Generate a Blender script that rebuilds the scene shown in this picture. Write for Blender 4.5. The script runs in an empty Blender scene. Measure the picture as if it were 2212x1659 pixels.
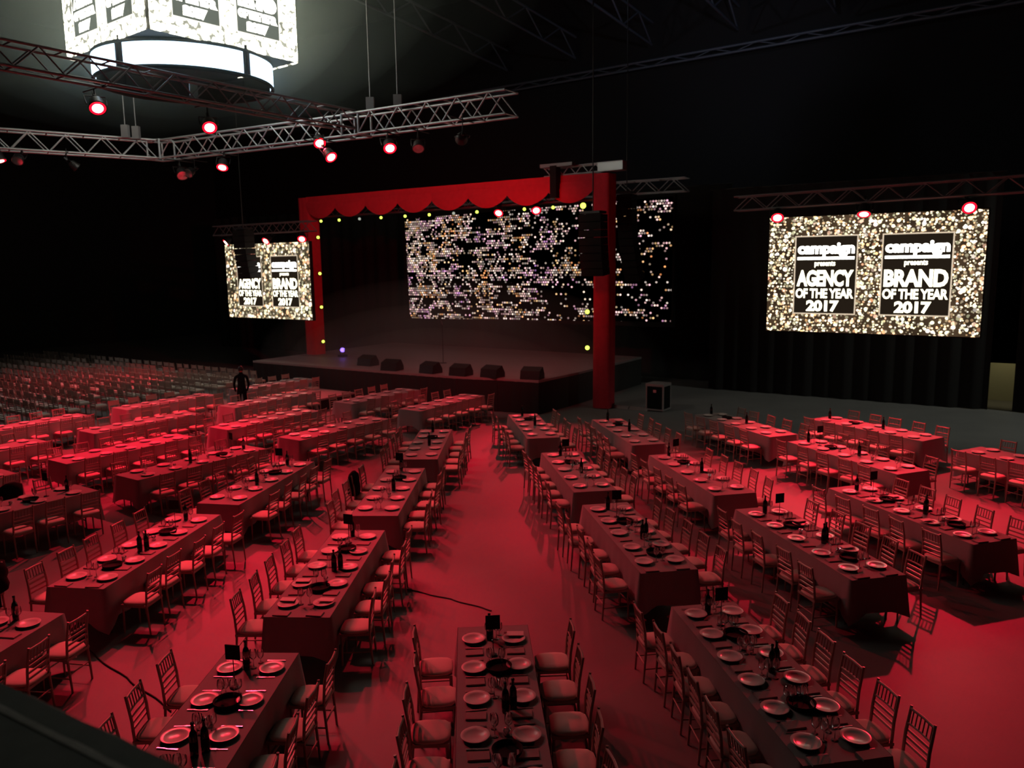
import bpy, bmesh, math, random
from mathutils import Vector, Matrix
random.seed(7)
R = math.radians
scn = bpy.context.scene
col = scn.collection

# ---------------------------------------------------------------- camera
cam_d = bpy.data.cameras.new('camera'); cam = bpy.data.objects.new('camera', cam_d); col.objects.link(cam)
PITCH, ROLL = R(8.55), 0.014
fw = Vector((0, math.cos(PITCH), -math.sin(PITCH))); r0 = Vector((1, 0, 0)); u0 = Vector((0, math.sin(PITCH), math.cos(PITCH)))
cr = r0 * math.cos(ROLL) - u0 * math.sin(ROLL); cu = r0 * math.sin(ROLL) + u0 * math.cos(ROLL)
cam.matrix_world = Matrix(((cr.x, cu.x, -fw.x, 0), (cr.y, cu.y, -fw.y, 0), (cr.z, cu.z, -fw.z, 5.2), (0, 0, 0, 1)))
cam_d.sensor_fit = 'HORIZONTAL'; cam_d.sensor_width = 36.0; cam_d.lens = 36.0 * 1725 / 2212
cam_d.dof.use_dof = True; cam_d.dof.focus_distance = 6.0; cam_d.dof.aperture_fstop = 2.8
cam_d.clip_start = 0.05; cam_d.clip_end = 300
scn.camera = cam
CAM = Vector((0, 0, 5.2))
def frame_xy(p):
    d = Vector(p) - CAM; w = d.dot(fw)
    if w < .1: return (-9999, -9999, w)
    return (1106 + 1725 * d.dot(cr) / w, 829.5 - 1725 * d.dot(cu) / w, w)

# ---------------------------------------------------------------- world, exposure
w = bpy.data.worlds.new('dark_hall'); scn.world = w; w.use_nodes = True
w.node_tree.nodes['Background'].inputs[0].default_value = (0.02, 0.02, 0.025, 1)
w.node_tree.nodes['Background'].inputs[1].default_value = 0.05
scn.view_settings.view_transform = 'Standard'; scn.view_settings.look = 'None'
scn.view_settings.gamma = 1.0; scn.view_settings.use_curve_mapping = False
scn.view_settings.exposure = 0.0
scn.cycles.max_bounces = 6; scn.cycles.diffuse_bounces = 1; scn.cycles.glossy_bounces = 3
scn.cycles.transmission_bounces = 4; scn.cycles.transparent_max_bounces = 12
scn.cycles.caustics_reflective = False; scn.cycles.caustics_refractive = False
scn.cycles.sample_clamp_indirect = 3.0

RED = (1.0, 0.011, 0.04)
def red_spot(name, loc, target, watts, angle, blend=0.6, color=RED, rad=0.09):
    l = bpy.data.lights.new(name, 'SPOT'); l.energy = watts; l.spot_size = R(angle); l.spot_blend = blend
    l.color = color; l.shadow_soft_size = rad
    o = bpy.data.objects.new(name, l); col.objects.link(o); o.location = loc
    o.rotation_euler = (Vector(target) - Vector(loc)).to_track_quat('-Z', 'Y').to_euler()
    return o

# arena axes: u runs towards the stage, v runs along the stage front
A34 = R(34); UX, UY, VX, VY = math.sin(A34), math.cos(A34), math.cos(A34), -math.sin(A34)
def UV(u, v, z=0.0): return Vector((u * UX + v * VX, u * UY + v * VY, z))
YAW = -A34

# every red par lamp of the rig: place, where it points, watts, beam, what it hangs from
LAMP_GAIN = .27
PARS = [
    ((-8.29, 16.8, 8.42), (-3.9, 10.4, .3), 7500, 44, 'red par lamp hanging left below the video cube'),
    ((-6.67, 18.5, 8.30), (-4.6, 11.8, .3), 7000, 46, 'tilted red par lamp below the right end of the halo ring'),
    ((-4.96, 21.7, 8.40), (-.9, 12.8, .0), 5000, 26, 'upper red par lamp at the truss crossing'),
    ((-4.61, 21.4, 8.00), (1.7, 15.6, .3), 6500, 54, 'lower red par lamp at the truss crossing'),
    ((-2.92, 20.3, 8.05), (-.5, 12.6, .2), 3400, 36, 'red par lamp under the free end of the truss'),
    ((-8.24, 23.64, 8.05), (-8.0, 18.6, .5), 13000, 66, 'red par lamp low under the middle truss'),
    ((-14.08, 22.8, 8.20), (-11.5, 22.5, .5), 16000, 76, 'red par lamp at the far left end of the truss'),
    ((7.70, 23.4, 6.40), (5.75, 17.0, .0), 9000, 42, 'red par lamp above the near left corner of the big screen'),
    ((9.66, 22.2, 6.40), (8.3, 19.2, .3), 11000, 70, 'red par lamp above the middle of the big screen'),
    ((11.74, 20.8, 6.45), (8.6, 11.4, 0.), 11000, 56, 'red par lamp above the right corner of the big screen'),
    ((-0.42, 30.8, 7.10), (-2.2, 24.0, .6), 9000, 34, 'left red par lamp under the stage header'),
    ((0.98, 29.9, 7.12), (1.6, 22.0, .6), 7500, 44, 'right red par lamp under the stage header'),
    ((-12.65, 36.1, 6.30), (-18.5, 32.5, .8), 9000, 62, 'red par lamp on the left corner of the small far screen'),
    ((-10.42, 34.6, 6.30), (-14.0, 28.5, .6), 7000, 60, 'red par lamp on the middle of the small far screen'),
    ((-8.54, 33.3, 6.32), (-8.0, 27.0, .6), 5000, 56, 'red par lamp beside the left stage post'),
]
for i, (loc, tgt, watts, ang, lab) in enumerate(PARS):
    d = (Vector(tgt) - Vector(loc)).normalized()
    red_spot('red_beam', Vector(loc) + d * .16, tgt, watts * LAMP_GAIN, ang)

# ---------------------------------------------------------------- materials
def mat(name, color, rough=0.6, metal=0.0, spec=0.5, noise=0.0, nscale=20.0, bump=0.0, sheen=0.0):
    m = bpy.data.materials.new(name); m.use_nodes = True; nt = m.node_tree; b = nt.nodes['Principled BSDF']
    b.inputs['Base Color'].default_value = (*color, 1); b.inputs['Roughness'].default_value = rough
    b.inputs['Metallic'].default_value = metal; b.inputs['Specular IOR Level'].default_value = spec
    if sheen: b.inputs['Sheen Weight'].default_value = sheen
    if noise or bump:
        tc = nt.nodes.new('ShaderNodeTexCoord'); n = nt.nodes.new('ShaderNodeTexNoise')
        n.inputs['Scale'].default_value = nscale; n.inputs['Detail'].default_value = 4
        nt.links.new(tc.outputs['Object'], n.inputs['Vector'])
        if noise:
            mx = nt.nodes.new('ShaderNodeMix'); mx.data_type = 'RGBA'
            mx.inputs[6].default_value = (*[c * (1 - noise) for c in color], 1)
            mx.inputs[7].default_value = (*[min(1, c * (1 + noise)) for c in color], 1)
            nt.links.new(n.outputs['Fac'], mx.inputs[0]); nt.links.new(mx.outputs[2], b.inputs['Base Color'])
        if bump:
            bp = nt.nodes.new('ShaderNodeBump'); bp.inputs['Strength'].default_value = bump; bp.inputs['Distance'].default_value = .01
            nt.links.new(n.outputs['Fac'], bp.inputs['Height']); nt.links.new(bp.outputs['Normal'], b.inputs['Normal'])
    return m
def emis(name, color, strength):
    m = bpy.data.materials.new(name); m.use_nodes = True; nt = m.node_tree; nt.nodes.clear()
    e = nt.nodes.new('ShaderNodeEmission'); o = nt.nodes.new('ShaderNodeOutputMaterial')
    e.inputs[0].default_value = (*color, 1); e.inputs[1].default_value = strength
    nt.links.new(e.outputs[0], o.inputs[0]); return m
M = {}
M['floor'] = mat('hall_floor', (.23, .215, .21), .55, noise=.18, nscale=.9)
M['black'] = mat('black_drape', (.030, .028, .028), .9, spec=.1)
M['wall'] = mat('dark_wall', (.045, .042, .042), .9, spec=.1)
M['cloth'] = mat('table_cloth', (.36, .34, .34), .8, spec=.2, noise=.06, nscale=60)
M['wood'] = mat('gilded_wood', (.40, .33, .28), .38, spec=.5, noise=.1, nscale=30)
M['cushion'] = mat('pale_cushion', (.78, .72, .64), .85, spec=.2)
M['plate'] = mat('white_china', (.85, .82, .80), .25, spec=.5)
M['napkin'] = mat('dull_napkin', (.42, .33, .33), .9)
M['paper'] = mat('pale_card', (.85, .82, .80), .7)
M['steel'] = mat('polished_steel', (.85, .85, .86), .22, metal=1)
M['alu'] = mat('truss_aluminium', (.40, .42, .44), .42, metal=.5)
M['dark_alu'] = mat('dark_truss', (.20, .20, .21), .5, metal=.4)
M['blackp'] = mat('black_plastic', (.014, .014, .015), .45)
M['matteb'] = mat('matte_black', (.010, .010, .010), .8, spec=.2)
M['leg'] = mat('table_leg', (.08, .08, .085), .4, metal=.7)
M['top'] = mat('table_board', (.35, .28, .2), .6)
M['bottle'] = mat('dark_bottle_glass', (.012, .016, .012), .08)
M['red_fab'] = mat('red_velvet', (.62, .03, .05), .85, spec=.1, noise=.15, nscale=6)
M['stage_top'] = mat('stage_deck', (.30, .27, .27), .5, noise=.15, nscale=2)
M['ledge'] = mat('balcony_ledge', (.11, .15, .12), .7, noise=.35, nscale=14, bump=.3)
M['ledge2'] = mat('worn_ledge_trim', (.42, .44, .38), .6, noise=.4, nscale=25)
M['roof'] = mat('roof_steel', (.16, .17, .20), .5, metal=.2)
M['jacket'] = mat('black_wool', (.010, .010, .011), .95, spec=.1)
M['case_edge'] = mat('case_edging', (.55, .5, .5), .4, metal=.5)
M['pale_wall'] = mat('pale_passage_wall', (.55, .52, .36), .8)
M['skin'] = mat('skin', (.5, .33, .25), .6)
M['hair'] = mat('dark_hair', (.015, .012, .010), .6)
M['lamp_core'] = emis('hot_lamp_core', (1, .42, .34), 26)
M['lamp_rim'] = emis('red_lamp_rim', (1, .002, .012), 4)
M['bulb'] = emis('yellow_green_bulb', (.72, 1, .10), 2.6)
M['bulb_dim'] = emis('dim_bulb', (.8, .85, .7), .5)
M['violet'] = emis('violet_lens', (.22, .12, 1), 4)
M['ring'] = emis('halo_white_blue', (.55, .78, 1), 4.5)
M['text'] = emis('screen_lettering', (1, .93, .66), 3.2)
M['textw'] = emis('screen_white', (1, .97, .88), 6)
M['border'] = emis('screen_border', (1, .80, .58), .75)
M['text_c'] = emis('cube_lettering', (1, .97, .86), 3)
M['border_c'] = emis('cube_border', (1, .96, .84), 1.6)
M['panel_dark'] = emis('screen_dark_area', (.08, .055, .035), .22)
M['panel_dark_c'] = emis('cube_dark_area', (.30, .34, .28), .35)

def glass():
    m = bpy.data.materials.new('clear_glass'); m.use_nodes = True; nt = m.node_tree; nt.nodes.clear()
    g = nt.nodes.new('ShaderNodeBsdfGlossy'); g.inputs['Roughness'].default_value = .13; g.inputs['Color'].default_value = (1, 1, 1, 1)
    t = nt.nodes.new('ShaderNodeBsdfTransparent'); t.inputs[0].default_value = (.9, .9, .9, 1)
    f = nt.nodes.new('ShaderNodeFresnel'); f.inputs[0].default_value = 1.5
    mp = nt.nodes.new('ShaderNodeMath'); mp.operation = 'MULTIPLY_ADD'; mp.inputs[1].default_value = .9; mp.inputs[2].default_value = .16
    mx = nt.nodes.new('ShaderNodeMixShader'); o = nt.nodes.new('ShaderNodeOutputMaterial')
    nt.links.new(f.outputs[0], mp.inputs[0]); nt.links.new(mp.outputs[0], mx.inputs[0])
    nt.links.new(t.outputs[0], mx.inputs[1]); nt.links.new(g.outputs[0], mx.inputs[2]); nt.links.new(mx.outputs[0], o.inputs[0])
    return m
M['glass'] = glass()

def N(nt, t, **kw):
    n = nt.nodes.new(t)
    for k, v in kw.items(): setattr(n, k, v)
    return n
def math_node(nt, op, a, b=None, c=None):
    n = N(nt, 'ShaderNodeMath', operation=op)
    for i, x in enumerate((a, b, c)):
        if x is None: continue
        if isinstance(x, (int, float)): n.inputs[i].default_value = x
        else: nt.links.new(x, n.inputs[i])
    return n.outputs[0]
def ramp(nt, fac, stops, interp='LINEAR'):
    n = N(nt, 'ShaderNodeValToRGB'); n.color_ramp.interpolation = interp
    el = n.color_ramp.elements
    while len(el) > 1: el.remove(el[-1])
    el[0].position, el[0].color = stops[0][0], (*stops[0][1], 1)
    for p, c in stops[1:]:
        e = el.new(p); e.color = (*c, 1)
    nt.links.new(fac, n.inputs[0]); return n.outputs[0]

def sparkle(name, cells, strength, base, warm, fat=0.0):
    """a picture of gold glitter: what this flat screen shows (object x,z in metres)"""
    m = bpy.data.materials.new(name); m.use_nodes = True; nt = m.node_tree; nt.nodes.clear()
    tc = N(nt, 'ShaderNodeTexCoord'); sp = N(nt, 'ShaderNodeSeparateXYZ'); cb = N(nt, 'ShaderNodeCombineXYZ')
    nt.links.new(tc.outputs['Object'], sp.inputs[0]); nt.links.new(sp.outputs[0], cb.inputs[0]); nt.links.new(sp.outputs[2], cb.inputs[1])
    tot = None
    for k, (sc, th, st) in enumerate(((cells, .055, 1.0), (cells * .62, .075, .8))):
        off = N(nt, 'ShaderNodeMapping'); off.inputs['Location'].default_value = (k * 3.7, k * 1.9, 0)
        nt.links.new(cb.outputs[0], off.inputs[0])
        vo = N(nt, 'ShaderNodeTexVoronoi', voronoi_dimensions='2D'); vo.inputs['Scale'].default_value = sc; vo.inputs['Randomness'].default_value = 1
        nt.links.new(off.outputs[0], vo.inputs['Vector'])
        s2 = N(nt, 'ShaderNodeSeparateColor'); nt.links.new(vo.outputs['Color'], s2.inputs[0])
        rad = math_node(nt, 'MULTIPLY_ADD', s2.outputs[0], .30, .16 + fat)
        disc = math_node(nt, 'SUBTRACT', 1.0, N_smooth(nt, vo.outputs['Distance'], rad, .12))
        gate = math_node(nt, 'GREATER_THAN', s2.outputs[1], .26 - fat * 2)
        br = math_node(nt, 'POWER', s2.outputs[2], 2.2)
        br = math_node(nt, 'MULTIPLY_ADD', br, 2.6, .25)
        val = math_node(nt, 'MULTIPLY', math_node(nt, 'MULTIPLY', disc, gate), math_node(nt, 'MULTIPLY', br, st))
        c = ramp(nt, s2.outputs[0], warm)
        mx = N(nt, 'ShaderNodeVectorMath', operation='SCALE'); nt.links.new(c, mx.inputs[0]); nt.links.new(val, mx.inputs['Scale'])
        if tot is None: tot = mx.outputs[0]
        else:
            ad = N(nt, 'ShaderNodeVectorMath', operation='ADD'); nt.links.new(tot, ad.inputs[0]); nt.links.new(mx.outputs[0], ad.inputs[1]); tot = ad.outputs[0]
    nz = N(nt, 'ShaderNodeTexNoise', noise_dimensions='2D'); nz.inputs['Scale'].default_value = 1.1
    nt.links.new(cb.outputs[0], nz.inputs['Vector'])
    bs = N(nt, 'ShaderNodeVectorMath', operation='SCALE'); bs.inputs[0].default_value = base; nt.links.new(nz.outputs['Fac'], bs.inputs['Scale'])
    ad = N(nt, 'ShaderNodeVectorMath', operation='ADD'); nt.links.new(tot, ad.inputs[0]); nt.links.new(bs.outputs[0], ad.inputs[1])
    e = N(nt, 'ShaderNodeEmission'); e.inputs[1].default_value = strength; o = N(nt, 'ShaderNodeOutputMaterial')
    nt.links.new(ad.outputs[0], e.inputs[0]); nt.links.new(e.outputs[0], o.inputs[0])
    return m
def N_smooth(nt, x, edge, width):
    """0 inside the edge, 1 outside"""
    a = math_node(nt, 'SUBTRACT', x, edge)
    n = N(nt, 'ShaderNodeMath', operation='DIVIDE', use_clamp=True); nt.links.new(a, n.inputs[0]); n.inputs[1].default_value = width
    return n.outputs[0]
GOLD = [(0, (1, .82, .45)), (.3, (1, .93, .72)), (.5, (1, .55, .22)), (.62, (1, .9, .6)), (.8, (.9, .92, .55)), (.92, (1, .42, .2)), (1, (1, .95, .85))]
M['glitter'] = sparkle('gold_glitter_picture', 13.5, 1.45, (.09, .055, .03), GOLD, -.05)
M['glitter_far'] = sparkle('gold_glitter_picture_far', 8.0, 1.0, (.16, .12, .07), GOLD)
M['glitter_cube'] = sparkle('bright_glitter_picture', 9.0, 4.8, (.20, .20, .16), [(0, (1, .95, .72)), (.5, (1, .98, .8)), (1, (1, .9, .62))], .10)

def led_dots():
    """coloured pixels of the stage wall: rows of round dots, denser to the left, thinning to the right"""
    m = bpy.data.materials.new('led_wall_picture'); m.use_nodes = True; nt = m.node_tree; nt.nodes.clear()
    tc = N(nt, 'ShaderNodeTexCoord'); sp = N(nt, 'ShaderNodeSeparateXYZ'); nt.links.new(tc.outputs['Object'], sp.inputs[0])
    X, Z = sp.outputs[0], sp.outputs[2]
    pit = .118
    row = math_node(nt, 'FLOOR', math_node(nt, 'DIVIDE', Z, pit * .87))
    sh = math_node(nt, 'MULTIPLY', math_node(nt, 'MODULO', math_node(nt, 'ABSOLUTE', row), 2.0), .5)
    xs = math_node(nt, 'ADD', math_node(nt, 'DIVIDE', X, pit), sh)
    cx = math_node(nt, 'FLOOR', xs)
    fx = math_node(nt, 'SUBTRACT', math_node(nt, 'SUBTRACT', xs, cx), .5)
    fz = math_node(nt, 'SUBTRACT', math_node(nt, 'SUBTRACT', math_node(nt, 'DIVIDE', Z, pit * .87), row), .5)
    d = math_node(nt, 'SQRT', math_node(nt, 'ADD', math_node(nt, 'MULTIPLY', fx, fx), math_node(nt, 'MULTIPLY', fz, fz)))
    disc = math_node(nt, 'SUBTRACT', 1.0, N_smooth(nt, d, .31, .14))
    cid = N(nt, 'ShaderNodeCombineXYZ'); nt.links.new(cx, cid.inputs[0]); nt.links.new(row, cid.inputs[1])
    wn = N(nt, 'ShaderNodeTexWhiteNoise', noise_dimensions='2D'); nt.links.new(cid.outputs[0], wn.inputs['Vector'])
    rc = N(nt, 'ShaderNodeSeparateColor'); nt.links.new(wn.outputs['Color'], rc.inputs[0])
    # slanted streaks, one value per dot
    mp = N(nt, 'ShaderNodeMapping'); mp.inputs['Scale'].default_value = (.085, .27, 1); mp.inputs['Rotation'].default_value = (0, 0, R(9))
    nt.links.new(cid.outputs[0], mp.inputs[0])
    nz = N(nt, 'ShaderNodeTexNoise', noise_dimensions='2D'); nz.inputs['Scale'].default_value = 1.0; nz.inputs['Detail'].default_value = 3.5; nz.inputs['Roughness'].default_value = .62; nz.inputs['Distortion'].default_value = .8
    nt.links.new(mp.outputs[0], nz.inputs['Vector'])
    # threshold rises towards the right
    th = N(nt, 'ShaderNodeMapRange'); nt.links.new(X, th.inputs[0])
    th.inputs[1].default_value = -7; th.inputs[2].default_value = 4; th.inputs[3].default_value = .435; th.inputs[4].default_value = .575
    jit = math_node(nt, 'MULTIPLY_ADD', rc.outputs[0], .22, -.11)
    on = math_node(nt, 'GREATER_THAN', math_node(nt, 'ADD', nz.outputs['Fac'], jit), th.outputs[0])
    tn = N(nt, 'ShaderNodeTexNoise', noise_dimensions='2D'); tn.inputs['Scale'].default_value = .075; tn.inputs['Detail'].default_value = 2
    nt.links.new(cid.outputs[0], tn.inputs['Vector'])
    tone = math_node(nt, 'ADD', math_node(nt, 'MULTIPLY_ADD', tn.outputs['Fac'], .8, .13), math_node(nt, 'MULTIPLY_ADD', rc.outputs[1], .5, -.25))
    c = ramp(nt, tone, [(0, (.45, .25, 1)), (.16, (.95, .42, .85)), (.32, (1, .55, .6)), (.48, (1, .70, .58)), (.6, (1, .86, .78)), (.72, (1, .62, .28)), (.86, (1, .32, .12)), (1, (1, .75, .2))])
    br = math_node(nt, 'MULTIPLY_ADD', math_node(nt, 'POWER', rc.outputs[2], 2.2), 1.6, .28)
    val = math_node(nt, 'MULTIPLY', math_node(nt, 'MULTIPLY', disc, on), br)
    sc = N(nt, 'ShaderNodeVectorMath', operation='SCALE'); nt.links.new(c, sc.inputs[0]); nt.links.new(val, sc.inputs['Scale'])
    e = N(nt, 'ShaderNodeEmission'); e.inputs[1].default_value = .95; o = N(nt, 'ShaderNodeOutputMaterial')
    nt.links.new(sc.outputs[0], e.inputs[0]); nt.links.new(e.outputs[0], o.inputs[0])
    return m
M['led'] = led_dots()

# ---------------------------------------------------------------- mesh helpers
class MB:
    def __init__(s): s.v = []; s.f = []; s.m = []; s.smooth = []
    def add(s, vs, fs, mi=0, sm=False):
        b = len(s.v); s.v += [tuple(x) for x in vs]
        for f in fs: s.f.append([i + b for i in f]); s.m.append(mi); s.smooth.append(sm)
    def box(s, c, d, mi=0, rot=None, taper=1.0):
        x, y, z = d[0] / 2, d[1] / 2, d[2] / 2
        vs = [Vector((sx * x * (taper if sz > 0 else 1), sy * y * (taper if sz > 0 else 1), sz * z)) for sz in (-1, 1) for sy in (-1, 1) for sx in (-1, 1)]
        if rot is not None: vs = [rot @ q for q in vs]
        c = Vector(c); vs = [q + c for q in vs]
        s.add(vs, [(0, 2, 3, 1), (4, 5, 7, 6), (0, 1, 5, 4), (2, 6, 7, 3), (0, 4, 6, 2), (1, 3, 7, 5)], mi); return s
    def tube(s, pts, r, n=6, mi=0, cap=True, sm=True):
        pts = [Vector(p) for p in pts]; rs = r if isinstance(r, (list, tuple)) else [r] * len(pts)
        rings = []
        for i, p in enumerate(pts):
            t = (pts[min(i + 1, len(pts) - 1)] - pts[max(i - 1, 0)]).normalized()
            a = Vector((0, 0, 1)) if abs(t.z) < .9 else Vector((1, 0, 0))
            e1 = t.cross(a).normalized(); e2 = t.cross(e1)
            rings.append([p + (e1 * math.cos(k * 2 * math.pi / n) + e2 * math.sin(k * 2 * math.pi / n)) * rs[i] for k in range(n)])
        vs = [q for ring in rings for q in ring]; fs = []
        for i in range(len(pts) - 1):
            for k in range(n):
                fs.append((i * n + k, i * n + (k + 1) % n, (i + 1) * n + (k + 1) % n, (i + 1) * n + k))
        s.add(vs, fs, mi, sm)
        if cap:
            s.add(rings[0], [tuple(range(n))], mi); s.add(rings[-1], [tuple(reversed(range(n)))], mi)
        return s
    def lathe(s, prof, n=16, c=(0, 0, 0), mi=0, sm=True):
        vs = []; fs = []
        for r, z in prof:
            for k in range(n):
                a = 2 * math.pi * k / n; vs.append((c[0] + r * math.cos(a), c[1] + r * math.sin(a), c[2] + z))
        for i in range(len(prof) - 1):
            for k in range(n):
                fs.append((i * n + k, i * n + (k + 1) % n, (i + 1) * n + (k + 1) % n, (i + 1) * n + k))
        s.add(vs, fs, mi, sm); return s
    def grid(s, rows, mi=0, sm=True, closed=False):
        n = len(rows[0]); vs = [q for r_ in rows for q in r_]; fs = []
        for i in range(len(rows) - 1):
            for k in range(n if closed else n - 1):
                fs.append((i * n + k, i * n + (k + 1) % n, (i + 1) * n + (k + 1) % n, (i + 1) * n + k))
        s.add(vs, fs, mi, sm); return s
    def mesh(s, name, mats):
        me = bpy.data.meshes.new(name); me.from_pydata(s.v, [], s.f); me.update()
        for mm in (mats if isinstance(mats, (list, tuple)) else [mats]): me.materials.append(mm)
        me.polygons.foreach_set('material_index', s.m); me.polygons.foreach_set('use_smooth', s.smooth)
        return me
    def build(s, name, mats, parent=None, loc=(0, 0, 0), rz=0):
        return put(s.mesh(name, mats), name, parent, loc, rz)
def put(me, name, parent=None, loc=(0, 0, 0), rz=0):
    o = bpy.data.objects.new(name, me); col.objects.link(o)
    if parent: o.parent = parent
    o.location = loc; o.rotation_euler = (0, 0, rz); return o
def tag(o, label=None, cat=None, group=None, kind=None):
    if label: o['label'] = label
    if cat: o['category'] = cat
    if group: o['group'] = group
    if kind: o['kind'] = kind
    return o
def thing(name, label, cat, loc=(0, 0, 0), rz=0, group=None):
    o = bpy.data.objects.new(name, None); col.objects.link(o); o.empty_display_size = .1
    o.location = loc; o.rotation_euler = (0, 0, rz); return tag(o, label, cat, group)
def copy_tree(src, loc, rz, label, group=None):
    c = src.copy(); col.objects.link(c); c.location = loc; c.rotation_euler = (0, 0, rz); c['label'] = label
    if group: c['group'] = group
    for ch in src.children:
        d = ch.copy(); col.objects.link(d); d.parent = c
        for g in ch.children:
            e = g.copy(); col.objects.link(e); e.parent = d
    return c

# ---------------------------------------------------------------- the hall
def structure(o): o['kind'] = 'structure'; return o
U_B, U_F, V_L, V_R, Z_C = 41.0, -12.0, -56.0, 16.0, 21.0
def quad(name, pts, m):
    me = MB(); me.add(pts, [(0, 1, 2, 3)]); return structure(me.build(name, m))
fl = MB().box((0, 0, -.1), (V_R - V_L, U_B - U_F, .2)); structure(fl.build('floor', M['floor'], None, UV((U_B + U_F) / 2, (V_L + V_R) / 2), YAW))
structure(MB().box((0, 0, 0), (V_R - V_L, U_B - U_F, .2)).build('ceiling', M['wall'], None, UV((U_B + U_F) / 2, (V_L + V_R) / 2, Z_C + .1), YAW))
structure(MB().box((0, 0, Z_C / 2), (V_R - V_L, .2, Z_C)).build('wall_back', M['black'], None, UV(U_B + .1, (V_L + V_R) / 2), YAW))
structure(MB().box((0, 0, Z_C / 2), (V_R - V_L, .2, Z_C)).build('wall_front', M['wall'], None, UV(U_F - .1, (V_L + V_R) / 2), YAW))
structure(MB().box((0, 0, Z_C / 2), (.2, U_B - U_F, Z_C)).build('wall_left', M['wall'], None, UV((U_B + U_F) / 2, V_L - .1), YAW))
structure(MB().box((0, 0, Z_C / 2), (.2, U_B - U_F, Z_C)).build('wall_right', M['wall'], None, UV((U_B + U_F) / 2, V_R + .1), YAW))

def folds(x0, x1, z0, z1, amp, per, nz=2, seed=0):
    rn = random.Random(seed); n = max(4, int((x1 - x0) / (per / 5))); rows = []
    ph = [rn.uniform(0, 6.28) for _ in range(3)]
    for j in range(nz + 1):
        z = z0 + (z1 - z0) * j / nz
        rows.append([(x0 + (x1 - x0) * i / n, amp * math.sin(6.283 * (x1 - x0) * i / n / per + ph[0]) + .5 * amp * math.sin(6.283 * (x1 - x0) * i / n / per * .43 + ph[1]), z) for i in range(n + 1)])
    return MB().grid(rows)
cu1 = thing('black_curtain', 'black floor-length curtain behind the big right screen', 'curtain', UV(31.5, 0), YAW)
folds(-11.5, -1.56, .02, 8.0, .07, .7, seed=3).build('drape_panel', M['black'], cu1)
MB().tube([(-11.6, 0, 8.0), (-1.5, 0, 8.0)], .03).build('curtain_rail', M['blackp'], cu1)
cu2 = thing('black_curtain', 'black floor-length curtain past the lit passage on the right', 'curtain', UV(31.5, 0), YAW)
folds(-.84, 7.5, .02, 8.0, .07, .7, seed=4).build('drape_panel', M['black'], cu2)
MB().tube([(-.9, 0, 8.0), (7.6, 0, 8.0)], .03).build('curtain_rail', M['blackp'], cu2)
cu3 = thing('black_curtain', 'black backdrop curtain left of the stage opening', 'curtain', UV(33.5, 0), YAW)
folds(-46, -11.4, .02, 8.4, .08, .9, seed=5).build('drape_panel', M['black'], cu3)
MB().tube([(-46, 0, 8.4), (-11.4, 0, 8.4)], .03).build('curtain_rail', M['blackp'], cu3)
pw = MB().box((0, 0, .68), (3.0, .15, 1.36)); tag(pw.build('passage_wall', M['pale_wall'], None, UV(34.0, -1.1), YAW), 'pale yellowish wall panel seen through the gap between curtains', 'wall panel')
l = bpy.data.lights.new('passage_lamp', 'SPOT'); l.energy = 45; l.color = (1, .9, .5); l.shadow_soft_size = .1; l.spot_size = R(70); l.spot_blend = .8
o = bpy.data.objects.new('passage_lamp', l); col.objects.link(o); o.location = UV(32.6, -1.2, 3.2)
o.rotation_euler = (UV(33.6, -1.15, .2) - o.location).to_track_quat('-Z', 'Y').to_euler()

red_spot('added_flood', UV(28.5, 10, 15), (14.2, 26.5, 0), 2400, 50, .9, (.92, 1, .86), .2)  # added fill with no fixture, whitens the far right floor
red_spot('added_flood', UV(14, -46, 13), UV(17, -33, .8), 1500, 60, .8, (1, .95, .95), .2)  # second added fill, out of view, greys the far left chair rows
# roof: long edge beam above the back drape and a few lattice girders
def rod(name, p, q, r, m, parent, n=5):
    return MB().tube([p, q], r, n).build(name, m, parent)
def girder(name, label, cat, p, q, h, m, nb, group=None, chord=.05, brace=.03, w=None, both=True, vert=None):
    """box lattice girder from p to q (world points of its middle); chords and braces are parts"""
    p, q = Vector(p), Vector(q); mid = (p + q) / 2; d = q - p; L = d.length; rz = math.atan2(d.y, d.x)
    pit = math.asin(d.z / L)
    t = thing(name, label, cat, mid, 0, group); t.rotation_euler = (0, -pit, rz)
    w = h if w is None else w
    for sy in ((-1, 1) if both else (0,)):
        for sz in (-1, 1):
            rod('chord', (-L / 2, sy * w / 2, sz * h / 2), (L / 2, sy * w / 2, sz * h / 2), chord, m, t)
    st = L / nb
    proto = {}
    for sy in ((-1, 1) if both else (0,)):
        for i in range(nb):
            s = -1 if i % 2 else 1
            k = (sy, s)
            if k not in proto: proto[k] = MB().tube([(-st / 2, sy * w / 2, -s * h / 2), (st / 2, sy * w / 2, s * h / 2)], brace, 5).mesh('brace', m)
            put(proto[k], 'brace', t, (-L / 2 + (i + .5) * st, 0, 0))
    if both:
        pr = MB().tube([(0, -w / 2, -h / 2), (0, w / 2, -h / 2)], brace, 5).mesh('cross_bar', m)
        pt = MB().tube([(0, -w / 2, h / 2), (0, w / 2, h / 2)], brace, 5).mesh('cross_bar', m)
        for i in range(0, nb + 1, 2):
            put(pr, 'cross_bar', t, (-L / 2 + i * st, 0, 0)); put(pt, 'cross_bar', t, (-L / 2 + i * st, 0, 0))
    return t
girder('roof_beam', 'long straight roof edge beam above the black back drape', 'beam', UV(40.4, -38, 15.2), UV(40.4, 6, 15.75), .3, M['roof'], 40, chord=.07, both=False)
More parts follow.
